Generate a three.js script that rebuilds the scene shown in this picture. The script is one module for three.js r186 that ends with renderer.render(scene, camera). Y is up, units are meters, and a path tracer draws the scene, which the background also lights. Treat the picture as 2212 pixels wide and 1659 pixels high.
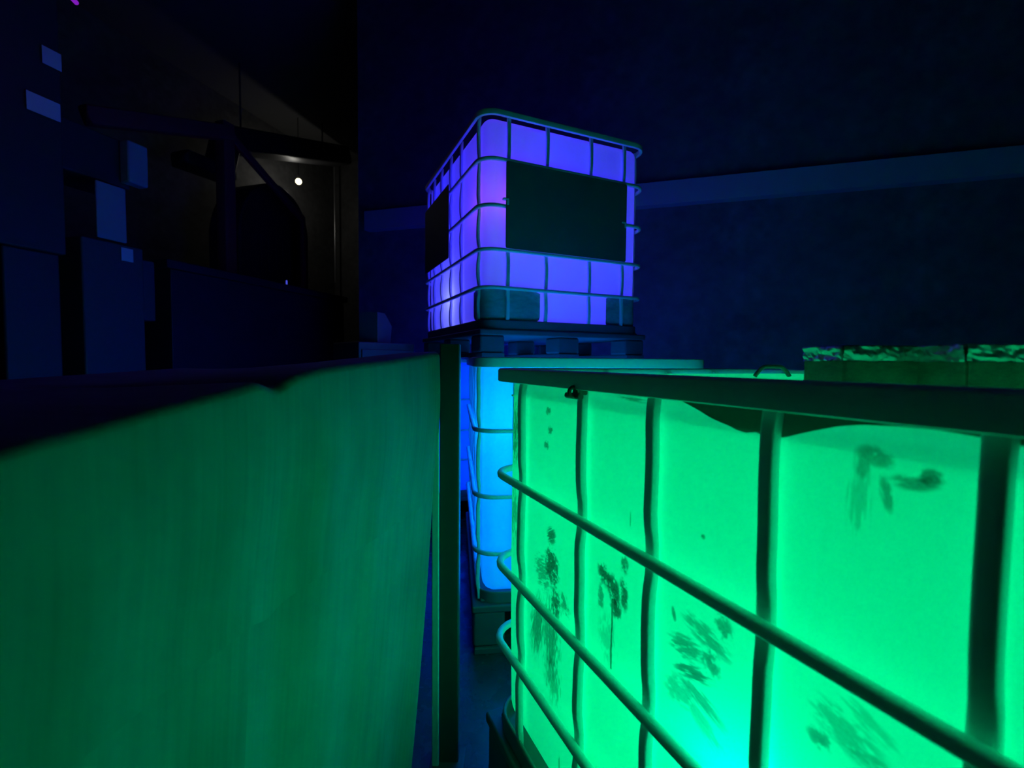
import * as THREE from 'three';
import { RoundedBoxGeometry } from 'three/addons/geometries/RoundedBoxGeometry.js';
import { mergeGeometries } from 'three/addons/utils/BufferGeometryUtils.js';
import { RectAreaLightUniformsLib } from 'three/addons/lights/RectAreaLightUniformsLib.js';

// ---------------------------------------------------------------- camera, exposure
RectAreaLightUniformsLib.init();
const scene = new THREE.Scene();
scene.background = new THREE.Color(0x000000);
const DEG = Math.PI / 180, EYE = 1.185;
const camera = new THREE.PerspectiveCamera(2 * Math.atan(829.5 / 1000) / DEG, 2212 / 1659, 0.02, 60);
camera.position.set(0, EYE, 0);
camera.rotation.order = 'YXZ';
camera.rotation.set(-2.7 * DEG, -24 * DEG, 0.5 * DEG);
camera.focus = 1.3;
camera.userData.fStop = 4;
const renderer = new THREE.WebGLRenderer({ antialias: true });
renderer.toneMapping = THREE.LinearToneMapping;
renderer.toneMappingExposure = 1.0;
renderer.shadowMap.enabled = true;

// ---------------------------------------------------------------- helpers
let seed = 7;
const rnd = () => { seed = (seed * 1664525 + 1013904223) >>> 0; return seed / 4294967296; };
const hash = (x, y, s) => { let h = (x * 374761393 + y * 668265263 + s * 2147483647) | 0; h = Math.imul(h ^ (h >>> 13), 1274126177); h ^= h >>> 16; return (h >>> 0) / 4294967296; };
const sm = (t) => t * t * (3 - 2 * t), lerp = THREE.MathUtils.lerp, clamp = THREE.MathUtils.clamp, sstep = (a, b, x) => sm(clamp((x - a) / (b - a), 0, 1));
function vnoise(x, y, s) { const i = Math.floor(x), j = Math.floor(y), u = sm(x - i), v = sm(y - j); return lerp(lerp(hash(i, j, s), hash(i + 1, j, s), u), lerp(hash(i, j + 1, s), hash(i + 1, j + 1, s), u), v); }
function fbm(x, y, s, n = 4) { let a = 0, w = 0.5, t = 0; for (let k = 0; k < n; k++) { a += w * vnoise(x, y, s + k); t += w; w *= 0.5; x *= 2.03; y *= 2.03; } return a / t; }
const taken = {};
function numbered(n) { const k = taken[n] = (taken[n] ?? -1) + 1; return k ? n + '_' + String(k).padStart(3, '0') : n; }
function tag(o, label, category, group) { Object.assign(o.userData, { label, category }); if (group) o.userData.group = group; return o; }
function thing(name, label, category, [x, y, z] = [0, 0, 0], turn = 0, group) {
  const o = new THREE.Group(); o.name = numbered(name); o.position.set(x, y, z); o.rotation.y = turn; scene.add(o); return tag(o, label, category, group);
}
function obj(name, geo, mat, parent, label) {
  const g = Array.isArray(geo) ? (geo.length > 1 ? mergeGeometries(geo.map((q) => { const h = q.index ? q.toNonIndexed() : q; for (const k of Object.keys(h.attributes)) if (!['position', 'normal', 'uv'].includes(k)) h.deleteAttribute(k); return h; })) : geo[0]) : geo;
  const m = new THREE.Mesh(g, mat); m.name = parent ? name : numbered(name); m.castShadow = m.receiveShadow = true; (parent ?? scene).add(m); if (label) m.userData.label = label; return m;
}
function struct(name, geo, mat, parent) { const m = obj(name, geo, mat, parent); if (!parent) m.userData.kind = 'structure'; return m; }
const bx = (w, h, d, x = 0, y = 0, z = 0, r = 0.004) => { const g = new RoundedBoxGeometry(w, h, d, 2, Math.min(r, w / 2.01, h / 2.01, d / 2.01)); g.translate(x, y, z); return g; };
const cyl = (r0, r1, h, x = 0, y = 0, z = 0, n = 24) => { const g = new THREE.CylinderGeometry(r0, r1, h, n); g.translate(x, y, z); return g; };
const V = (x, y, z) => new THREE.Vector3(x, y, z);
function section(hw, hh, p = 2, n = 12) { const a = []; for (let k = 0; k < n; k++) { const t = k / n * 2 * Math.PI, c = Math.cos(t), s = Math.sin(t); a.push([hw * Math.sign(c) * Math.abs(c) ** (2 / p), hh * Math.sign(s) * Math.abs(s) ** (2 / p)]); } return a; }
// carries a closed 2-D section along points; ref fixes which way the section's second axis looks
function sweep(pts, sec, closed, ref, scaleAt) {
  const n = pts.length, m = sec.length, pos = [], uv = [], idx = [];
  let run = 0;
  for (let i = 0; i < n; i++) {
    const a = pts[closed ? (i + n - 1) % n : Math.max(i - 1, 0)], b = pts[closed ? (i + 1) % n : Math.min(i + 1, n - 1)], t = b.clone().sub(a).normalize();
    const r = typeof ref === 'function' ? ref(i) : ref, s = t.clone().cross(r).normalize(), u = s.clone().cross(t).normalize(), [kx, ky] = scaleAt ? scaleAt(i) : [1, 1];
    if (i) run += pts[i].distanceTo(pts[i - 1]);
    for (let j = 0; j < m; j++) { const q = pts[i].clone().addScaledVector(s, sec[j][0] * kx).addScaledVector(u, sec[j][1] * ky); pos.push(q.x, q.y, q.z); uv.push(run, j / m * 0.08); }
  }
  for (let i = 0; i < (closed ? n : n - 1); i++) for (let j = 0; j < m; j++) { const a = i * m + j, b = i * m + (j + 1) % m, c = ((i + 1) % n) * m + j, d = ((i + 1) % n) * m + (j + 1) % m; idx.push(a, b, c, b, d, c); }
  if (!closed) for (const [e, flip] of [[0, 1], [n - 1, 0]]) { const c = pos.length / 3; pos.push(pts[e].x, pts[e].y, pts[e].z); uv.push(0, 0); for (let j = 0; j < m; j++) flip ? idx.push(c, e * m + (j + 1) % m, e * m + j) : idx.push(c, e * m + j, e * m + (j + 1) % m); }
  const g = new THREE.BufferGeometry(); g.setAttribute('position', new THREE.Float32BufferAttribute(pos, 3)); g.setAttribute('uv', new THREE.Float32BufferAttribute(uv, 2)); g.setIndex(idx); g.computeVertexNormals(); return g;
}
function bar(a, b, w, h, ref = V(0, 1, 0)) { return sweep([a, b], section(w / 2, h / 2, 6, 16), false, ref); }
function ringPath(hx, hz, r, y, na = 7, step = 0.06) {
  const p = [], c = [[hx - r, hz - r, 0], [-(hx - r), hz - r, 1], [-(hx - r), -(hz - r), 2], [hx - r, -(hz - r), 3]];
  for (let k = 0; k < 4; k++) {
    const [x, z, q] = c[k], [x2, z2] = c[(k + 1) % 4];
    for (let i = 0; i <= na; i++) { const t = (q + i / na) * Math.PI / 2; p.push(V(x + r * Math.cos(t), y, z + r * Math.sin(t))); }
    const e = p[p.length - 1], t2 = (q + 1) * Math.PI / 2, f = V(x2 + r * Math.cos(t2), y, z2 + r * Math.sin(t2)), m = Math.max(1, Math.round(e.distanceTo(f) / step));
    for (let i = 1; i < m; i++) p.push(e.clone().lerp(f, i / m));
  }
  return p;
}
function grid(nu, nv, fn, uvs = [1, 1]) {
  const pos = [], uv = [], idx = [];
  for (let j = 0; j <= nv; j++) for (let i = 0; i <= nu; i++) { const p = fn(i / nu, j / nv); pos.push(p.x, p.y, p.z); uv.push(i / nu * uvs[0], j / nv * uvs[1]); }
  for (let j = 0; j < nv; j++) for (let i = 0; i < nu; i++) { const a = j * (nu + 1) + i, b = a + 1, c = a + nu + 1, d = c + 1; idx.push(a, c, b, b, c, d); }
  const g = new THREE.BufferGeometry(); g.setAttribute('position', new THREE.Float32BufferAttribute(pos, 3)); g.setAttribute('uv', new THREE.Float32BufferAttribute(uv, 2)); g.setIndex(idx); g.computeVertexNormals(); return g;
}
function dataTex(n, m, fn, srgb) {
  const d = new Uint8Array(n * m * 4);
  for (let j = 0; j < m; j++) for (let i = 0; i < n; i++) { const c = fn(i, j); for (let k = 0; k < 3; k++) d[(j * n + i) * 4 + k] = clamp(Math.round((Array.isArray(c) ? c[k] : c) * 255), 0, 255); d[(j * n + i) * 4 + 3] = 255; }
  const t = new THREE.DataTexture(d, n, m); t.magFilter = t.minFilter = THREE.LinearFilter; t.wrapS = t.wrapT = THREE.RepeatWrapping; if (srgb) t.colorSpace = THREE.SRGBColorSpace; t.needsUpdate = true; return t;
}
// building axes: a runs to the right wall, b to the far left wall
const EA = V(0.656, 0, -0.7547), EB = V(-0.7547, 0, -0.656), TA = 49 * DEG, TB = -41 * DEG;
const AB = (a, b, y = 0) => V(EA.x * a + EB.x * b, y, EA.z * a + EB.z * b);

// ---------------------------------------------------------------- materials
const tile = (f, s, n = 256, o = 4) => (i, j) => { const u = i / n, v = j / n, w = (a, b) => fbm(a * f, b * f, s, o); return lerp(lerp(w(u, v), w(u + 1, v), 1 - u), lerp(w(u, v + 1), w(u + 1, v + 1), 1 - u), 1 - v); };
const grainTex = dataTex(256, 256, (i, j) => 0.78 + 0.3 * (tile(18, 3)(i, j) - 0.5) + 0.25 * (tile(5, 9)(i, j) - 0.5), true);
const roughTex = dataTex(256, 256, tile(24, 21));
const M = {
  steel: new THREE.MeshStandardMaterial({ name: 'galvanised tube', color: new THREE.Color(0.84, 0.85, 0.86), metalness: 0.1, roughness: 0.5, bumpMap: roughTex, bumpScale: 0.0004 }),
  pallet: new THREE.MeshStandardMaterial({ name: 'grey pallet plastic', color: new THREE.Color(0.12, 0.125, 0.13), roughness: 0.6 }),
  plate: new THREE.MeshStandardMaterial({ name: 'sheet steel plate', color: new THREE.Color(0.17, 0.17, 0.19), metalness: 0.2, roughness: 0.6 }),
  guard: new THREE.MeshStandardMaterial({ name: 'grey corner pad', color: new THREE.Color(0.7, 0.71, 0.71), roughness: 0.85, map: grainTex }),
  wall: new THREE.MeshStandardMaterial({ name: 'concrete wall', color: new THREE.Color(0.27, 0.27, 0.27), roughness: 0.95, map: grainTex }),
  beam: new THREE.MeshStandardMaterial({ name: 'pale painted beam', color: new THREE.Color(0.42, 0.42, 0.43), roughness: 0.8 }),
  ceiling: new THREE.MeshStandardMaterial({ name: 'dark ceiling', color: new THREE.Color(0.16, 0.16, 0.16), roughness: 0.95 }),
  floor: new THREE.MeshStandardMaterial({ name: 'worn concrete floor', color: new THREE.Color(0.13, 0.13, 0.13), roughness: 0.55, map: grainTex, roughnessMap: roughTex }),
  dark: new THREE.MeshStandardMaterial({ name: 'dark machine paint', color: new THREE.Color(0.05, 0.05, 0.055), roughness: 0.5 }),
  mid: new THREE.MeshStandardMaterial({ name: 'grey machine paint', color: new THREE.Color(0.09, 0.09, 0.1), roughness: 0.55 }),
  paper: new THREE.MeshStandardMaterial({ name: 'white paper', color: new THREE.Color(0.8, 0.8, 0.8), roughness: 0.9 }),
  red: new THREE.MeshStandardMaterial({ name: 'red frame paint', color: new THREE.Color(0.5, 0.07, 0.08), roughness: 0.55 }),
  foil: new THREE.MeshStandardMaterial({ name: 'crumpled foil', color: new THREE.Color(0.6, 0.6, 0.6), metalness: 0.85, roughness: 0.42 }),
  card: new THREE.MeshStandardMaterial({ name: 'brown card', color: new THREE.Color(0.3, 0.26, 0.2), roughness: 0.9, map: grainTex }),
  film: new THREE.MeshPhysicalMaterial({ name: 'black plastic film', color: new THREE.Color(0.12, 0.12, 0.11), roughness: 1, transmission: 0.4, thickness: 0, side: THREE.DoubleSide }),
  post: new THREE.MeshStandardMaterial({ name: 'dark painted post', color: new THREE.Color(0.09, 0.09, 0.1), roughness: 0.4 }),
  trim: new THREE.MeshStandardMaterial({ name: 'pale edge strip', color: new THREE.Color(0.8, 0.8, 0.8), roughness: 0.6 }),
  liquid: new THREE.MeshPhysicalMaterial({ name: 'milky liquid surface', color: new THREE.Color(0.97, 0.97, 0.97), roughness: 1, transmission: 0.92, thickness: 0 }),
  lid: new THREE.MeshStandardMaterial({ name: 'dark lid plastic', color: new THREE.Color(0.08, 0.09, 0.09), roughness: 0.5 }),
};
const streakTex = dataTex(512, 512, (i, j) => { const u = i / 512, v = j / 512, s = (a, b) => 0.6 * fbm(a * 46, b * 2.2, 31, 3) + 0.4 * fbm(a * 130, b * 5, 37, 2), q = lerp(s(u, v), s(u + 1, v), 1 - u); return 0.7 + 0.11 * (q - 0.5) + 0.14 * (fbm(u * 7, v * 6, 44, 4) - 0.5); }, true);
M.sheet = new THREE.MeshStandardMaterial({ name: 'off white sheeting', color: new THREE.Color(0.58, 0.58, 0.575), roughness: 0.75, map: streakTex, bumpMap: streakTex, bumpScale: 0.0006, side: THREE.DoubleSide });

// ---------------------------------------------------------------- the hall
const FLOOR = 0, CEIL = 5.6;
const slab = (name, w, h, d, a, b, y, turn, mat) => { const g = new THREE.BoxGeometry(w, h, d), uv = g.attributes.uv; for (let k = 0; k < uv.count; k++) uv.setXY(k, uv.getX(k) * Math.max(w, d) / 1.3, uv.getY(k) * Math.max(h, Math.min(w, d)) / 1.3); const m = struct(name, g, mat); m.position.copy(AB(a, b, y)); m.rotation.y = turn; return m; };
slab('floor', 14, 0.2, 14, 2.5, 0.5, -0.1, TA, M.floor);
slab('ceiling', 14, 0.2, 14, 2.5, 0.5, CEIL + 0.1, TA, M.ceiling);
slab('wall_right', 9.13, CEIL, 0.15, 4.6, -1.37, CEIL / 2, TB, M.wall);
slab('wall_back', 4.2, CEIL, 0.15, 9.075, 5.1, CEIL / 2, TB, M.wall);
slab('wall_left', 13.2, CEIL, 0.15, 2.5, 7.075, CEIL / 2, TA, M.wall);
slab('wall_front', 13.2, CEIL, 0.15, -4.075, 0.5, CEIL / 2, TB, M.wall);
slab('wall_side', 8.7, CEIL, 0.15, 0.2, -6.0, CEIL / 2, TA, M.wall);
slab('trim_1', 7.6, 0.2, 0.1, 4.47, -0.75, 2.71, TB, M.beam);

// ---------------------------------------------------------------- caged tanks
const stain = [];
const N = 1536, stainMap = new Float32Array(N * N).fill(1), Z0 = 0.6, Y0 = 0.2, HH = 1.0;
// matter on the plastic: D is the distance along the aisle, Y the height, both in metres
function smear(D, Y, rd, ry, ang, strength, s, stretch = 1, cut = 0.5) {
  D *= 1.04; Y = 1.185 - (1.185 - Y) * 1.04;
  const px = 1.2 / N, py = HH / N, R = Math.max(rd, ry) * 1.4, u0 = (Z0 - D + 0.6) / px, v0 = (Y - Y0) / py, c = Math.cos(ang), k = Math.sin(ang);
  for (let j = Math.floor(v0 - R / py); j <= v0 + R / py; j++) for (let i = Math.floor(u0 - R / px); i <= u0 + R / px; i++) {
    if (i < 0 || j < 0 || i >= N || j >= N) continue;
    const x = (i - u0) * px, y = (j - v0) * py, a = x * c + y * k, b = -x * k + y * c, r = Math.hypot(a / rd, b / ry);
    if (r > 1.3) continue;
    const n = fbm(a * 140 / stretch + s * 3.1, b * 140 * stretch, s, 4), e = (0.75 * sstep(cut - 0.12, cut + 0.2, n + 0.42 * (1 - r) - 0.1) + 0.25 * sstep(0.3, 0.75, fbm(a * 420 / stretch, b * 420 * stretch, s + 9, 2)) * (1 - r)) * sstep(1.25, 0.6, r);
    stainMap[j * N + i] *= 1 - strength * e;
  }
}
function drip(D, Ya, Yb, w, strength, s) { D *= 1.04; Ya = 1.185 - (1.185 - Ya) * 1.04; Yb = 1.185 - (1.185 - Yb) * 1.04; const n = 60; for (let k = 0; k <= n; k++) { const Y = lerp(Ya, Yb, k / n), d = D + 0.004 * (fbm(k * 0.1, 0, s) - 0.5); const px = 1.2 / N, py = HH / N, u = (Z0 - d + 0.6) / px, v = (Y - Y0) / py; for (let j = -3; j <= 3; j++) for (let i = -6; i <= 6; i++) { const I = Math.round(u) + i, J = Math.round(v) + j, q = Math.abs((I - u) * px) / w; if (I >= 0 && J >= 0 && I < N && J < N && q < 1) stainMap[J * N + I] = Math.min(stainMap[J * N + I], 1 - strength * sm(1 - q)); } } }
for (const [D, Y] of [[0.887, 1.079], [0.876, 1.038], [0.892, 1.003]]) smear(D, Y, 0.012, 0.011, 0.4, 0.5, 5 + D * 9, 1, 0.36);
smear(0.862, 0.812, 0.022, 0.02, 0.5, 0.65, 11, 2.6, 0.42); smear(0.857, 0.745, 0.034, 0.05, 0.2, 0.75, 12, 1.2, 0.46); smear(0.9, 0.715, 0.04, 0.045, 0.3, 0.45, 13, 1.8, 0.5); smear(0.838, 0.675, 0.026, 0.035, 0, 0.7, 14, 1, 0.5); smear(0.802, 0.69, 0.02, 0.03, 0.6, 0.5, 15, 1, 0.5); smear(0.86, 0.59, 0.05, 0.1, 0, 0.5, 16, 0.5, 0.5); smear(0.925, 0.58, 0.035, 0.09, -0.2, 0.55, 17, 0.4, 0.47); smear(0.85, 0.5, 0.045, 0.06, 0, 0.4, 18, 0.5, 0.5); drip(0.848, 0.7, 0.52, 0.0028, 0.6, 3); drip(0.876, 0.6, 0.47, 0.0025, 0.4, 4);
smear(0.668, 0.81, 0.018, 0.024, 0.7, 0.75, 21, 1, 0.4); smear(0.64, 0.795, 0.02, 0.028, 0.3, 0.78, 22, 1, 0.38); smear(0.612, 0.8, 0.012, 0.03, 0.1, 0.75, 23, 1, 0.38); smear(0.632, 0.765, 0.017, 0.018, 0, 0.75, 24, 1, 0.36); smear(0.676, 0.765, 0.01, 0.03, 0, 0.5, 25, 1, 0.42); smear(0.612, 0.85, 0.012, 0.016, 0, 0.6, 26, 1, 0.4); drip(0.643, 0.775, 0.655, 0.0032, 0.75, 6); smear(0.655, 0.7, 0.03, 0.05, 0, 0.22, 27, 0.6, 0.48);
smear(0.412, 0.85, 0.015, 0.02, 0.4, 0.5, 31, 1, 0.44); smear(0.44, 0.825, 0.045, 0.018, -0.2, 0.45, 32, 2, 0.48); smear(0.475, 0.79, 0.035, 0.02, 0.2, 0.5, 33, 2, 0.47); smear(0.43, 0.795, 0.02, 0.02, 0.5, 0.5, 34, 1, 0.5); smear(0.46, 0.762, 0.04, 0.012, 0.3, 0.6, 35, 2.4, 0.46); smear(0.485, 0.72, 0.03, 0.025, 0.2, 0.3, 36, 1.5, 0.45); smear(0.445, 0.735, 0.045, 0.014, -0.3, 0.42, 37, 2.5, 0.46); smear(0.44, 0.705, 0.04, 0.014, -0.5, 0.28, 38, 2.5, 0.45); smear(0.498, 0.825, 0.004, 0.012, 0.3, 0.5, 39, 1, 0.4);
smear(0.253, 1.1, 0.018, 0.01, -0.25, 0.42, 41, 1, 0.4); smear(0.263, 1.09, 0.007, 0.014, 0, 0.35, 42, 1, 0.42); smear(0.265, 1.06, 0.012, 0.05, 0, 0.22, 43, 0.35, 0.46); smear(0.222, 1.083, 0.02, 0.008, 0.15, 0.5, 44, 1.5, 0.4); smear(0.21, 1.09, 0.01, 0.008, 0.2, 0.6, 45, 1, 0.38); smear(0.242, 1.068, 0.006, 0.018, 0.2, 0.45, 46, 0.6, 0.4); 
smear(0.29, 0.8, 0.014, 0.012, 0, 0.45, 51, 1, 0.46); smear(0.265, 0.825, 0.04, 0.022, -0.3, 0.3, 52, 1.6, 0.46); smear(0.247, 0.85, 0.03, 0.01, -0.4, 0.22, 53, 2, 0.46); smear(0.24, 0.81, 0.03, 0.012, 0.2, 0.2, 54, 2, 0.46);
smear(0.61, 1.126, 0.06, 0.004, -0.05, 0.5, 61, 5, 0.5); smear(0.45, 0.955, 0.004, 0.004, 0, 0.5, 62, 1, 0.3); smear(0.6, 0.93, 0.002, 0.014, 0, 0.35, 63, 0.4, 0.4); smear(0.82, 0.33, 0.004, 0.03, 0, 0.4, 64, 0.4, 0.4); smear(1.06, 1.0, 0.03, 0.09, 0, 0.5, 65, 0.6, 0.52); smear(1.06, 0.8, 0.03, 0.09, 0, 0.35, 66, 0.6, 0.54);
const stainTex = dataTex(N, N, (i, j) => (i === 0 || j === 0 || i === N - 1 ? 1 : stainMap[j * N + i] ** 1.8));
stainTex.wrapS = stainTex.wrapT = THREE.ClampToEdgeWrapping;

function bottleGeo(hx, hz, rc, y0, y1, dome) {
  const rings = [], rb = 0.05, rt = 0.04;
  for (let k = 0; k <= 4; k++) { const t = k / 4 * Math.PI / 2; rings.push([rb * (1 - Math.sin(t)), y0 + rb * (1 - Math.cos(t))]); }
  for (let k = 1; k < 4; k++) { const t = k / 4; rings.push([-0.004 * Math.sin(t * Math.PI), lerp(y0 + rb, y1 - rt, t)]); }
  for (let k = 0; k <= 8; k++) { const t = k / 8 * Math.PI / 2; rings.push([rt * (1 - Math.cos(t)), y1 - rt + rt * Math.sin(t)]); }
  const pos = [], uv = [], idx = [];
  let m = 0;
  const P = ringPath(hx, hz, rc, 0, 5, 0.3);
  const add = (f, y) => { P.forEach((q) => { const p = f(q); pos.push(p[0], y + (p[2] ?? 0), p[1]); }); };
  m = P.length;
  let rows = 0;
  for (const [ins, y] of rings) { add((q) => { const nx = Math.max(Math.abs(q.x) - (hx - rc), 0) * Math.sign(q.x), nz = Math.max(Math.abs(q.z) - (hz - rc), 0) * Math.sign(q.z), l = Math.hypot(nx, nz) || 1; return [q.x - nx / l * ins, q.z - nz / l * ins]; }, y); rows++; }
  for (let k = 1; k <= 8; k++) { const s = 1 - k / 8 * 0.995, e = 1 - (1 - k / 8) ** 2; add((q) => { const nx = Math.max(Math.abs(q.x) - (hx - rc), 0) * Math.sign(q.x), nz = Math.max(Math.abs(q.z) - (hz - rc), 0) * Math.sign(q.z), l = Math.hypot(nx, nz) || 1; return [(q.x - nx / l * rt) * s, (q.z - nz / l * rt) * s, dome * e]; }, y1); rows++; }
  for (let i = 0; i < pos.length; i += 3) { const x = pos[i], y = pos[i + 1], z = pos[i + 2]; x < 0 ? uv.push(clamp((z + 0.6) / 1.2, 0, 1), clamp((y - Y0) / HH, 0.0003, 1)) : uv.push(z > 0 ? 0.9999 : 0.0001, 0.0003); }
  for (let r = 0; r < rows - 1; r++) for (let j = 0; j < m; j++) { const a = r * m + j, b = r * m + (j + 1) % m, c = a + m, d = b + m; idx.push(a, c, b, b, c, d); }
  const c0 = pos.length / 3; pos.push(0, y0, 0, 0, y1 + dome, 0); uv.push(0, 0, 0, 0);
  for (let j = 0; j < m; j++) { idx.push(c0, j, (j + 1) % m); idx.push(c0 + 1, (rows - 1) * m + (j + 1) % m, (rows - 1) * m + j); }
  const g = new THREE.BufferGeometry(); g.setAttribute('position', new THREE.Float32BufferAttribute(pos, 3)); g.setAttribute('uv', new THREE.Float32BufferAttribute(uv, 2)); g.setIndex(idx); g.computeVertexNormals(); return g;
}
const HX = 0.49, HZ = 0.59, RC = 0.085;              // centre line of the cage hoops
function tank(o) {
  const t = thing(o.name, o.label, 'tank', o.at, o.turn ?? 0, o.group), { base, top } = o;
  // pallet: deck, three runners, nine blocks
  obj('pallet_deck', bx(1.0, 0.03, 1.2, 0, base - 0.03, 0, 0.008), M.pallet, t);
  obj('bottom_pan', [sweep(ringPath(HX - 0.012, HZ - 0.012, RC, base + 0.008), section(0.006, 0.025, 4), true, V(0, 1, 0)), bx(0.93, 0.01, 1.13, 0, base - 0.01, 0)], M.plate, t);
  for (const x of [-0.43, 0, 0.43]) {
    obj('pallet_runner', bx(0.12, 0.025, 1.2, x, 0.0125, 0), M.pallet, t);
    for (const z of [-0.52, 0, 0.52]) obj('pallet_block', bx(0.13, base - 0.07, 0.14, x, 0.025 + (base - 0.07) / 2, z, 0.012), M.pallet, t);
  }
  // blow-moulded bottle, lit from within
  const mat = new THREE.MeshPhysicalMaterial({ name: 'translucent bottle plastic', color: new THREE.Color(0.9, 0.9, 0.9), roughness: 1, transmission: 0.4, thickness: 0, side: THREE.DoubleSide, specularIntensity: 0.3 });
  if (o.stains) mat.map = stainTex;
  const b = obj('bottle', bottleGeo(HX - 0.033, HZ - 0.033, RC - 0.03, base + 0.012, o.shoulder, o.dome), mat, t, o.bottleLabel);
  const lid = obj('screw_lid', [cyl(0.085, 0.085, 0.02, 0.12, o.shoulder + o.dome, 0.18, 32)], M.lid, b); lid.userData.label = 'dark screw lid';
  if (o.liquid) obj('liquid_surface', bx(2 * HX - 0.08, 0.006, 2 * HZ - 0.08, 0, o.liquid, 0, 0.003), M.liquid, b);
  // cage
  const rail = o.rail ?? 1, ry = top - 0.014 * rail;
  obj('top_rail', sweep(ringPath(HX, HZ, RC, ry), [[-0.009, -0.012], [-0.009, 0.01], [-0.004, 0.014], [0.005, 0.014], [0.009, 0.01], [0.009, 0.002], [0.006, -0.002], [0.006, -0.007], [0.009, -0.010], [0.007, -0.014], [-0.005, -0.014]].map(([x, y]) => [x, y * rail]), true, V(0, 1, 0)), M.steel, t);
  for (const y of o.hoops) obj('cage_hoop', sweep(ringPath(HX, HZ, RC, y), section(0.0095, 0.0095, 2.4), true, V(0, 1, 0)), M.steel, t);
  const makeBar = (x, z, out, k) => {
    const pts = [], n = 48, cross = [base, ...o.hoops, top];
    for (let i = 0; i <= n; i++) { const y = lerp(base - 0.01, top - 0.012, i / n), near = Math.min(...cross.map((c) => Math.abs(c - y))), e = 0.0045 * sstep(0.015, 0.07, near) + 0.0008 * Math.sin(y * 37 + k * 2.1); pts.push(V(x, y, z).addScaledVector(out, e)); }
    return sweep(pts, section(0.0095, 0.0085, 4, 14), false, out, (i) => { const near = Math.min(...cross.map((c) => Math.abs(c - pts[i].y))); const f = 1 - sstep(0.012, 0.05, near); return [1 + 0.14 * f, 1 - 0.22 * f]; });
  };
  let k = 0;
  for (const s of [-1, 1]) {
    for (const z of o.longBars) obj('cage_bar', makeBar(s * (HX - 0.0195), z, V(s, 0, 0), k++), M.steel, t);
    for (const x of o.shortBars) obj('cage_bar', makeBar(x, s * (HZ - 0.0195), V(0, 0, s), k++), M.steel, t);
  }
  // the light each glowing face gives off, just in front of it and behind the bars
  const h = o.shoulder - base - 0.09, ym = (o.shoulder + base) / 2, fx = HX - 0.0285, fz = HZ - 0.0285;
  for (const f of o.faces) {
    const [x, y, z, tx, ty, w, hh] = { left: [-fx, ym, 0, 0, 90, 1.0, h], right: [fx, ym, 0, 0, -90, 1.0, h], front: [0, ym, fz, 0, 180, 0.8, h], back: [0, ym, -fz, 0, 0, 0.8, h], top: [0, o.shoulder + o.dome + 0.006, 0, 90, 0, 0.8, 1.0] }[f];
    const l = new THREE.RectAreaLight(new THREE.Color(...o.shine), 1, w, hh); l.position.set(x, y, z); l.rotation.set(tx * DEG, ty * DEG, 0); t.add(l);
  }
  // lamps inside the bottle
  const lamps = [...(o.lamps ?? [])];
  [-0.34, 0, 0.34].forEach((z, i) => [0.27, 0.72].forEach((v, j) => lamps.push([(i + j) % 2 ? -0.1 : 0.1, lerp(base, o.liquid ?? o.shoulder, v), z, ...o.led, o.power])));
  for (const [x, y, z, r, g, bl, power] of lamps) {
    const led = obj('led_puck', new THREE.SphereGeometry(0.02, 10, 6), new THREE.MeshStandardMaterial({ name: 'led glow', color: 0x222222, emissive: new THREE.Color(r, g, bl), emissiveIntensity: 2 }), b); led.position.set(x, y, z);
    const p = new THREE.PointLight(new THREE.Color(r, g, bl), power, 0, 2); p.position.set(x, y, z); p.castShadow = true; p.shadow.radius = 1.5; t.add(p);
  }
  return t;
}
const LONG = [-0.537, -0.29, -0.095, 0.1, 0.29, 0.535], SHORT = [-0.33, -0.12, 0.12, 0.33];
const green = tank({ name: 'bulk_tank', label: 'green glowing caged plastic tank with dark smears, foil-topped boxes on its top', at: [0.959, 0, -0.6], rail: 1.25, base: 0.2, top: 1.169, shoulder: 1.15, dome: 0.014, hoops: [0.886, 0.642, 0.434], longBars: [-0.425, -0.155, 0.044, 0.24, 0.43, 0.54], shortBars: SHORT, stains: true,
  liquid: 1.095, led: [0.0, 1.0, 0.22], power: 0.175, shine: [0.0, 0.3, 0.1], faces: ['left', 'front', 'back'], bottleLabel: 'green-lit translucent bottle with dark smears', lamps: [[-0.365, 0.63, 0.22, 0.0, 1.0, 0.6, 0.15], [0.0, 0.35, 0.1, 0.0, 1.0, 0.25, 0.2]] });
const blue = tank({ name: 'bulk_tank', label: 'cyan-blue glowing caged tank under the violet tank, beside the slim post', at: [1.253, 0, -2.149], turn: -17 * DEG, base: 0.215, top: 1.205, shoulder: 1.18, dome: 0.005, rail: 1.45, hoops: [0.909, 0.642, 0.41], longBars: LONG, shortBars: SHORT,
  led: [0.0, 0.2, 1.3], power: 0.25, shine: [0.0, 0.2, 1.6], faces: ['front', 'left'], lamps: [[-0.3, 0.95, 0.35, 0.0, 0.75, 1.0, 0.13]] });
const deep = tank({ name: 'bulk_tank', label: 'deep blue glowing caged tank, only slivers showing either side of the slim post', at: [1.24, 0, -3.78], base: 0.215, top: 1.205, shoulder: 1.18, dome: 0.005, hoops: [0.912, 0.69, 0.475], longBars: LONG, shortBars: SHORT, led: [0.0, 0.016, 1.0], power: 0.3, shine: [0.0, 0.01, 0.6], faces: ['front', 'left', 'right'] });
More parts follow.
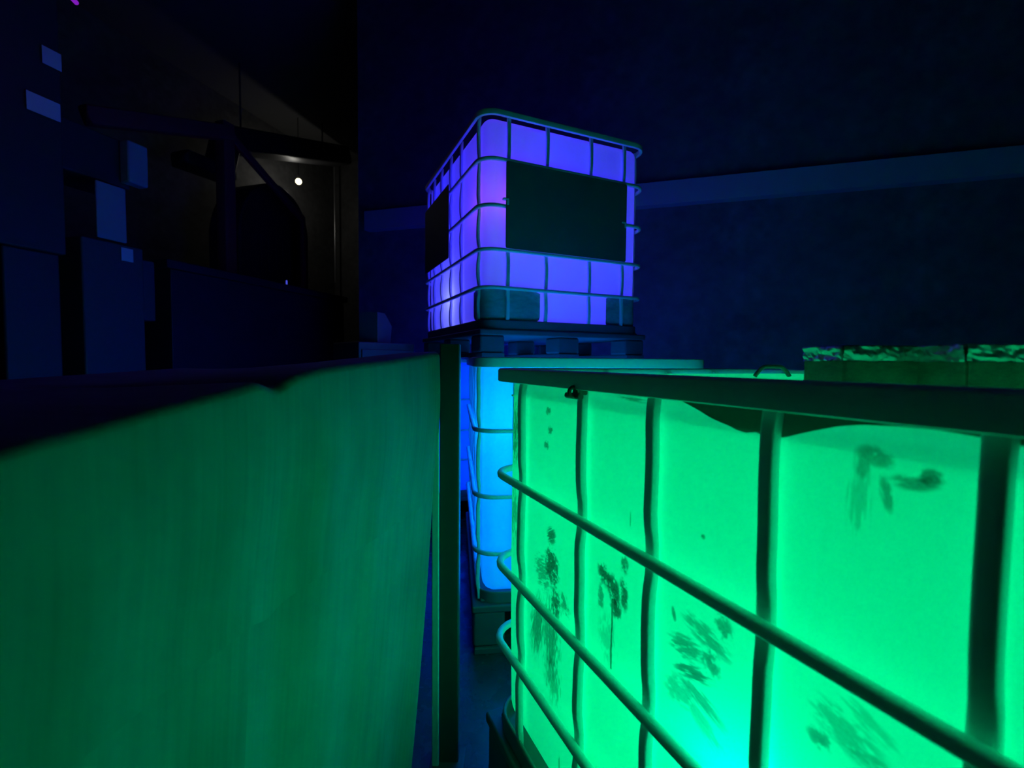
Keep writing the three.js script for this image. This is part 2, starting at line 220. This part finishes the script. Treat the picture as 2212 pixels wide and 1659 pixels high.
const violet = tank({ name: 'bulk_tank', label: 'violet glowing caged tank with dark blank plates, stacked on the cyan-blue tank', at: [1.264, 1.206, -2.7], base: 0.155, top: 1.19, shoulder: 1.172, dome: 0.005, hoops: [0.957, 0.737, 0.527, 0.343], longBars: [-0.52, -0.36, -0.18, 0.02, 0.22, 0.5], shortBars: [-0.345, -0.131, 0.131, 0.345],
  led: [0.016, 0.01, 1.0], power: 0.26, shine: [0.01, 0.01, 0.85], faces: ['front', 'left', 'right', 'back', 'top'], lamps: [[-0.33, 0.78, 0.46, 1.0, 0.18, 0.8, 0.026], [-0.33, 0.35, -0.05, 0.5, 0.6, 1.0, 0.1]] });

// plates and pads on the violet tank's cage
{
  const pl = (w, h) => { const s = new THREE.Shape(); const a = w / 2, b = h / 2, r = 0.012; s.moveTo(-a + r, -b).lineTo(a - r, -b).quadraticCurveTo(a, -b, a, -b + r).lineTo(a, b - r).quadraticCurveTo(a, b, a - r, b).lineTo(-a + r, b).quadraticCurveTo(-a, b, -a, b - r).lineTo(-a, -b + r).quadraticCurveTo(-a, -b, -a + r, -b); return new THREE.ExtrudeGeometry(s, { depth: 0.002, bevelEnabled: true, bevelSize: 0.001, bevelThickness: 0.001, bevelSegments: 1 }); };
  const front = obj('sign_plate', pl(0.715, 0.415), M.plate, violet, 'dark blank plate on the short side'); front.position.set(-0.012, 0.742, HZ + 0.011);
  const side = obj('sign_plate', pl(0.57, 0.42), M.plate, violet, 'dark blank plate on the long side'); side.rotation.y = -Math.PI / 2; side.position.set(-HX - 0.011, 0.79, -0.215);
  for (const [x, y] of [[-0.36, 0.755], [0.34, 0.73]]) obj('plate_hook', [bx(0.012, 0.03, 0.02, x, y, HZ + 0.006), bx(0.03, 0.01, 0.02, x - 0.01, y + 0.014, HZ + 0.006)], M.steel, violet);
  // corner pads hug the bottle's lower corners; s runs round the corner, in metres from the corner's middle
  const pad = (sx, left, right, hTop, sd) => {
    const hx = HX - 0.0275, hz = HZ - 0.0275, r = RC - 0.027, arc = r * Math.PI / 2;
    const at = (s) => { if (s < -arc / 2) return [sx * hx, hz - r + (s + arc / 2), sx, 0]; if (s > arc / 2) return [sx * (hx - r - (s - arc / 2)), hz, 0, 1]; const t = (s + arc / 2) / r; return [sx * (hx - r + r * Math.cos(t)), hz - r + r * Math.sin(t), sx * Math.cos(t), Math.sin(t)]; };
    const y0 = 0.165, make = (off) => (u, v) => { const w = v < 0.25 ? lerp(0.75, 1, Math.sin(v / 0.25 * Math.PI / 2)) : 1, mid = (right - left) / 2, s = mid + (u - 0.5) * (right + left) * w, [x, z, nx, nz] = at(s), ht = hTop + 0.016 * (fbm(u * 7, 1, sd) - 0.5) - 0.02 * sstep(0.75, 1, Math.abs(u - 0.5) * 2), y = y0 + v * ht, ins = y < 0.217 ? 0.05 * (1 - Math.sqrt(Math.max(0, 1 - ((0.217 - y) / 0.05) ** 2))) : 0; return V(x + nx * (off - ins), y, z + nz * (off - ins)); };
    const g0 = grid(30, 10, make(0.0035)), g1 = grid(30, 10, make(0.0));
    return sx > 0 ? [g0, g1] : [g0, g1];
  };
  M.guard.side = THREE.DoubleSide;
  obj('corner_pad', pad(-1, 0.14, 0.29, 0.185, 71), M.guard, violet, 'grey corner pad');
  obj('corner_pad', pad(1, 0.14, 0.2, 0.185, 83), M.guard, violet, 'grey corner pad');
}
// clamp on the green cage, handle on its top, hanging film under its rail
{
  const t = green, z = -0.155, x = -HX;
  obj('rail_clamp', [bx(0.024, 0.024, 0.024, x + 0.01, 1.134, z, 0.006), (() => { const g = new THREE.TorusGeometry(0.009, 0.004, 8, 16); g.translate(x - 0.01, 1.13, z + 0.008); return g; })(), (() => { const g = cyl(0.006, 0.006, 0.05, 0, 0, 0, 10); g.rotateX(Math.PI / 2); g.translate(x - 0.004, 1.122, z); return g; })()], M.lid, t, 'dark rail clamp');
  const hp = []; for (let k = 0; k <= 20; k++) { const s = k / 20, e = Math.sin(Math.min(1, Math.min(s, 1 - s) / 0.3) * Math.PI / 2); hp.push(V(-0.2 + 0.06 * s, 1.163 + 0.018 * e, 0.0 + 0.025 * s)); }
  obj('top_handle', sweep(hp, section(0.0035, 0.0035, 3), false, V(0.4, 0, -0.9)), M.lid, t, 'dark moulded handle');
  const edge = [[0.62, 1.146], [0.56, 1.142], [0.533, 1.138], [0.5, 1.131], [0.462, 1.12], [0.44, 1.112], [0.417, 1.106], [0.405, 1.1015], [0.392, 1.1], [0.38, 1.103], [0.365, 1.1], [0.342, 1.102], [0.325, 1.109], [0.309, 1.115], [0.287, 1.1225], [0.264, 1.127], [0.236, 1.1295], [0.209, 1.13], [0.173, 1.127], [0.08, 1.115], [0.0, 1.12]];
  const low = (D) => { for (let k = 1; k < edge.length; k++) if (D >= edge[k][0]) { const [a, p] = edge[k - 1], [b, q] = edge[k]; return lerp(q, p, (D - b) / (a - b)); } return 1.125; };
  obj('hanging_film', grid(90, 6, (u, v) => { const D = 0.62 - 0.62 * u, yl = low(D); return V(-0.4635 - 0.002 * Math.sin(D * 60) * v, lerp(1.16, yl, v), Z0 - D * 1.026); }), M.film, t, 'black plastic film');
}

// ---------------------------------------------------------------- foil-topped boxes on the green tank
function foilBox(x, z, w, d, label, s) {
  const t = thing('foil_topped_box', label, 'box', [x, 1.157, z], -24 * DEG, 'foil-topped boxes');
  obj('carton', bx(w, 0.034, d, w / 2, 0.017, -d / 2, 0.002), M.card, t);
  obj('side_flap', bx(w * 0.46, 0.03, 0.002, w * 0.25, 0.018, 0.001, 0.001), M.card, t);
  const per = 2 * (w + d), wrap = (u, v) => { // band round the box, folded over its top
    let q = u * per, px, pz, nx, nz; if (q < w) { px = q; pz = 0; nx = 0; nz = 1; } else if (q < w + d) { px = w; pz = -(q - w); nx = 1; nz = 0; } else if (q < 2 * w + d) { px = w - (q - w - d); pz = -d; nx = 0; nz = -1; } else { px = 0; pz = -d + (q - 2 * w - d); nx = -1; nz = 0; }
    const U = u >= 1 ? 0 : u, c = (fbm(U * per * 60, v * 5, s, 3) - 0.5) * 0.007 + Math.abs(fbm(U * per * 130, v * 9, s + 5, 2) - 0.5) * -0.006, side = Math.min(1, v / 0.55), over = Math.max(0, (v - 0.55) / 0.45);
    const y = 0.033 + 0.019 * side + 0.002 * (fbm(U * 40, 2, s) - 0.5) * (1 - side) + over * 0.001, o = 0.0025 + c;
    const cx = w / 2, cz = -d / 2; return V(lerp(px + nx * o, cx, over * 0.96), y + over * c, lerp(pz + nz * o, cz, over * 0.96)); };
  obj('foil_cover', grid(220, 18, wrap), M.foil, t, 'crumpled silver foil cover');
}
M.foil.side = THREE.DoubleSide;
foilBox(0.591, -0.348, 0.097, 0.075, 'foil-topped box on the green tank beside the small moulded handle', 301);
foilBox(0.65, -0.258, 0.12, 0.07, 'foil-topped box on the green tank farther from the moulded handle', 417);

// ---------------------------------------------------------------- sheet-covered pallet load across the aisle
{
  const t = thing('covered_pallet_load', 'pallet load draped in off-white sheeting, opposite the green tank', 'covered load', [0, 0, 0]);
  const P1 = V(0.343, 0, -1.27), dir = V(-0.682, 0, 0.732), back = V(-0.732, 0, -0.682), L = 1.25, W = 1.0;
  const prof = [[0, 1.213], [0.225, 1.19], [0.45, 1.172], [0.56, 1.152], [0.6, 1.149], [0.75, 1.124], [0.9, 1.095], [1.25, 1.05]], near = (s) => { for (let k = 1; k < prof.length; k++) if (s <= prof[k][0]) { const [a, p] = prof[k - 1], [b, q] = prof[k]; return lerp(p, q, (s - a) / (b - a)); } return 1.05; };
  const notch = (s) => -0.012 * Math.exp(-(((s - 0.565) / 0.022) ** 2)) + 0.004 * (fbm(s * 22, 0, 91, 3) - 0.5);
  const rr = 0.018;
  const sheet = grid(160, 70, (u, v) => {
    const s = u * L, yn = near(s) + notch(s), yf = lerp(1.155, 1.085, u);
    if (v < 0.3) { const w = v / 0.3, k = 1 - w; return P1.clone().addScaledVector(dir, s).addScaledVector(back, rr + (W - rr) * k).setY(lerp(yn, yf, sm(k)) - 0.012 * Math.sin(k * Math.PI) * (0.4 + fbm(s * 5, k * 4, 55))); }
    if (v < 0.38) { const w = (v - 0.3) / 0.08 * Math.PI / 2; return P1.clone().addScaledVector(dir, s).addScaledVector(back, rr - rr * Math.sin(w)).setY(yn - rr * (1 - Math.cos(w))); }
    const w = (v - 0.38) / 0.62, y = lerp(yn - rr, 0.06, w), sh = 0.18 * w * (1 - u) * sstep(0.05, 0.3, w), fold = (0.012 * (fbm(s * 9, w * 0.8, 61, 2) - 0.5) + 0.005 * Math.sin(s * 31 + w * 2) * w) * sstep(0, 0.2, w) + 0.008 * Math.sin(w * Math.PI);
    return P1.clone().addScaledVector(dir, s + sh).addScaledVector(back, -fold).setY(y);
  }, [L / 0.6, 1.7]);
  obj('sheet_cover', sheet, M.sheet, t);
  const body = obj('crate_body', bx(L - 0.2, 0.93, W - 0.08, 0, 0, 0, 0.01), M.dark, t); body.position.copy(P1).addScaledVector(dir, L / 2 + 0.09).addScaledVector(back, W / 2).setY(0.145 + 0.93 / 2 - 0.005); body.rotation.y = Math.atan2(-dir.z, dir.x);
  for (const k of [-0.42, 0, 0.42]) { const r = obj('pallet_runner', bx(L - 0.2, 0.14, 0.1, 0, 0.07, k), M.pallet, t); r.position.copy(P1).addScaledVector(dir, L / 2 + 0.09).addScaledVector(back, W / 2); r.rotation.y = Math.atan2(-dir.z, dir.x); }
}
// slim post between the load and the tanks
{
  const t = thing('slim_post', 'slim dark steel post with pale edge strip between the covered load and cyan-blue tank', 'post', [0.368, 0, -1.272], -24 * DEG);
  obj('channel', [bx(0.052, 1.235, 0.004, 0.004, 0.6175, 0), bx(0.004, 1.235, 0.04, 0.03, 0.6175, -0.02), bx(0.004, 1.235, 0.04, -0.022, 0.6175, -0.02)], M.post, t);
  obj('edge_strip', bx(0.02, 1.03, 0.014, -0.034, 0.515, 0.008, 0.003), M.trim, t, 'pale edge strip');
  obj('foot_plate', bx(0.1, 0.006, 0.09, 0, 0.003, -0.01), M.post, t);
}

// ---------------------------------------------------------------- machines in the dark hall
{
  const t = thing('machine_tower', 'tall dark machine tower with hung panels, notices and a cable box', 'machine', [0, 0, 0]);
  const put = (name, w, h, d, a, b, y, m, label) => { const o = obj(name, bx(w, h, d, 0, 0, 0, 0.015), m, t, label); o.position.copy(AB(a, b, y)); o.rotation.y = TA; return o; };
  put('lower_cabinet', 0.42, 2.06, 0.5, 2.5, 4.16, 1.03, M.mid, 'grey lower cabinet');
  put('main_body', 0.36, 2.9, 0.5, 2.03, 4.17, 3.35, M.dark);
  put('base_column', 0.3, 1.9, 0.45, 2.03, 4.17, 0.95, M.dark);
  put('side_arm', 0.5, 0.36, 0.4, 2.44, 4.2, 2.7, M.dark);
  put('cable_box', 0.15, 0.32, 0.1, 2.685, 3.95, 2.71, M.beam, 'pale cable box');
  put('hung_panel', 0.2, 0.41, 0.02, 2.48, 3.9, 2.275, M.beam, 'pale hung panel');
  put('side_hood', 0.2, 0.5, 0.35, 2.78, 4.2, 1.75, M.mid);
}
const notice = (w, h, a, y, label) => { const o = obj('notice_sheet', bx(w, h, 0.003, 0, 0, 0, 0.001), M.paper); o.position.copy(AB(a, 3.902, y)); o.rotation.y = TA; tag(o, label, 'notice', 'notices on the machine tower'); };
notice(0.105, 0.115, 2.153, 3.19, 'small pale notice on the tower above the wider notice'); notice(0.18, 0.12, 2.1, 2.85, 'wide pale notice on the tower below the small notice'); notice(0.085, 0.1, 2.585, 1.985, 'small square notice on the lower cabinet below the hung panel');
{
  const t = thing('steel_frame', 'dark red steel frame with a diagonal brace beside the rounded machine', 'frame', [0, 0, 0]);
  const up = V(0, 1, 0);
  obj('post', bar(AB(4.44, 5, 0), AB(4.44, 5, 4.02), 0.16, 0.16, EA), M.red, t);
  obj('post', bar(AB(5.72, 5, 0), AB(5.72, 5, 3.28), 0.06, 0.06, EA), M.red, t);
  obj('beam', bar(AB(4.5, 4.98, 3.93), AB(3.0, 5.0, 3.4), 0.14, 0.17, up), M.red, t);
  obj('brace', bar(AB(4.47, 5, 3.93), AB(5.72, 5, 3.26), 0.07, 0.09, up), M.red, t);
}
{
  const t = thing('workbench', 'long dark workbench block in front of the red frame', 'bench', AB(4.45, 4.5).toArray(), TA);
  obj('bench_top', bx(2.6, 0.08, 0.5, 0, 2.06, 0, 0.01), M.dark, t); obj('bench_body', bx(2.5, 2.02, 0.44, 0, 1.01, 0, 0.01), M.dark, t);
}
{
  const t = thing('round_housing', 'dark rounded machine housing behind the diagonal brace', 'machine', AB(5.7, 5.75).toArray(), TA);
  const s = new THREE.Shape(); s.moveTo(-0.62, 2.3).lineTo(0.66, 2.3).lineTo(0.66, 3.2).quadraticCurveTo(0.6, 3.72, 0.1, 3.8).quadraticCurveTo(-0.5, 3.75, -0.62, 3.0).lineTo(-0.62, 2.3);
  obj('housing', new THREE.ExtrudeGeometry(s, { depth: 0.5, bevelEnabled: true, bevelSize: 0.03, bevelThickness: 0.03, bevelSegments: 3, curveSegments: 16 }).translate(0, 0, -0.25), M.dark, t);
  obj('pedestal', bx(0.9, 2.3, 0.5, 0, 1.15, 0, 0.02), M.dark, t);
  obj('grille', Array.from({ length: 5 }, (_, k) => bx(0.012, 0.5, 0.02, -0.3 + k * 0.14, 2.75, 0.29)), M.mid, t);
}
{
  const t = thing('overhead_duct', 'dark duct hung under the ceiling above the rounded machine', 'duct', [0, 0, 0]);
  obj('duct_run', bar(AB(5.3, 6, 4.35), AB(7.9, 6, 5.2), 0.5, 0.34), M.dark, t);
  obj('duct_mouth', bar(AB(4.66, 6, 3.82), AB(5.35, 6, 3.86), 0.35, 0.2), M.dark, t);
  obj('duct_elbow', bar(AB(5.2, 6, 3.8), AB(5.35, 6, 4.4), 0.4, 0.25, EA), M.dark, t);
  for (const [a, y] of [[5.6, 4.5], [7.4, 5.1]]) obj('hanger', bar(AB(a, 6, y), AB(a, 6, CEIL), 0.02, 0.02, EA), M.mid, t);
}
// bare bulb in the far hall, with its own light
{
  const at = AB(7.118, 6.3, 4.459), t = thing('hanging_bulb', 'small bright bare bulb hanging in the far hall', 'lamp', at.toArray());
  const e = new THREE.MeshStandardMaterial({ name: 'bulb glow', color: 0xffffff, emissive: new THREE.Color(1, 0.93, 0.6), emissiveIntensity: 3 });
  obj('bulb', new THREE.SphereGeometry(0.055, 20, 14), e, t);
  obj('socket', cyl(0.025, 0.03, 0.09, 0, 0.09, 0, 16), M.mid, t); obj('cord', cyl(0.006, 0.006, CEIL - at.y - 0.12, 0, (CEIL - at.y) / 2 + 0.06, 0, 8), M.dark, t);
  const p = new THREE.PointLight(new THREE.Color(1, 0.97, 0.92), 0.19, 0, 2); p.position.copy(at); p.castShadow = true; p.shadow.radius = 2.5; scene.add(p);
}
{
  const pipe = obj('conduit_pipe', cyl(0.02, 0.02, CEIL - 2.9, 0, 0, 0, 16), new THREE.MeshStandardMaterial({ name: 'bright steel', color: new THREE.Color(0.75, 0.75, 0.76), metalness: 0.8, roughness: 0.3 })); pipe.position.copy(AB(8.7, 6.75, (CEIL + 2.9) / 2)); tag(pipe, 'thin vertical steel conduit in the far hall beside the bulb', 'pipe');
}
// ultraviolet tube hung above the tower
{
  const a = V(-1.111, 3.103, -3.333), b = V(-1.33, 3.36, -3.46), t = thing('ultraviolet_tube_lamp', 'purple tube lamp hung in front of the machine tower near the ceiling', 'lamp', [0, 0, 0]);
  obj('tube', sweep([a, b], section(0.012, 0.012), false, V(0, 0, 1)), new THREE.MeshStandardMaterial({ name: 'tube glow', color: 0x110022, emissive: new THREE.Color(0.35, 0.02, 0.8), emissiveIntensity: 0.6 }), t);
  obj('batten', sweep([a.clone().add(V(-0.01, 0.03, -0.02)), b.clone().add(V(-0.03, 0.05, -0.03))], section(0.02, 0.015, 5), false, V(0, 0, 1)), M.mid, t);
  obj('hanger', bar(b.clone().add(V(-0.03, 0.05, -0.03)), V(b.x - 0.03, CEIL, b.z - 0.03), 0.01, 0.01, V(1, 0, 0)), M.dark, t);
  const p = new THREE.PointLight(new THREE.Color(0.4, 0.02, 1), 0.08, 0, 2); p.position.copy(a.clone().lerp(b, 0.5)).add(V(0.02, -0.02, 0.03)); p.castShadow = true; scene.add(p);
}
// blue indicator stick
{
  const t = thing('blue_indicator_stick', 'thin upright blue indicator light at the end of the workbench', 'light', AB(5.09, 4.72, 2.1).toArray());
  obj('led_stick', cyl(0.01, 0.01, 0.14, 0, 0.08, 0, 10), new THREE.MeshStandardMaterial({ name: 'blue led glow', color: 0x101020, emissive: new THREE.Color(0.08, 0.1, 0.9), emissiveIntensity: 0.8 }), t); obj('stick_base', cyl(0.02, 0.025, 0.02, 0, 0.0, 0, 12), M.dark, t);
}
{
  const c = thing('dark_cabinet', 'low dark cabinet behind the covered load carrying a small carton', 'cabinet', [0.44, 0, -3.4], 20 * DEG);
  obj('cabinet_body', bx(0.42, 1.3, 0.4, 0, 0.66, 0, 0.01), M.dark, c); obj('cabinet_door', bx(0.38, 1.2, 0.012, 0, 0.66, 0.204, 0.004), M.dark, c);
  const o = thing('carton', 'small dim carton with one sloping shoulder on the dark cabinet', 'carton', [0.45, 1.31, -3.36], 50 * DEG);
  const s = new THREE.Shape(); s.moveTo(-0.09, 0).lineTo(0.07, 0).lineTo(0.09, 0.12).lineTo(0.0, 0.2).lineTo(-0.09, 0.2).lineTo(-0.09, 0);
  obj('carton_body', new THREE.ExtrudeGeometry(s, { depth: 0.14, bevelEnabled: true, bevelSize: 0.003, bevelThickness: 0.003, bevelSegments: 1 }).translate(0, 0.003, -0.07), M.mid, o);
}
renderer.render(scene, camera);
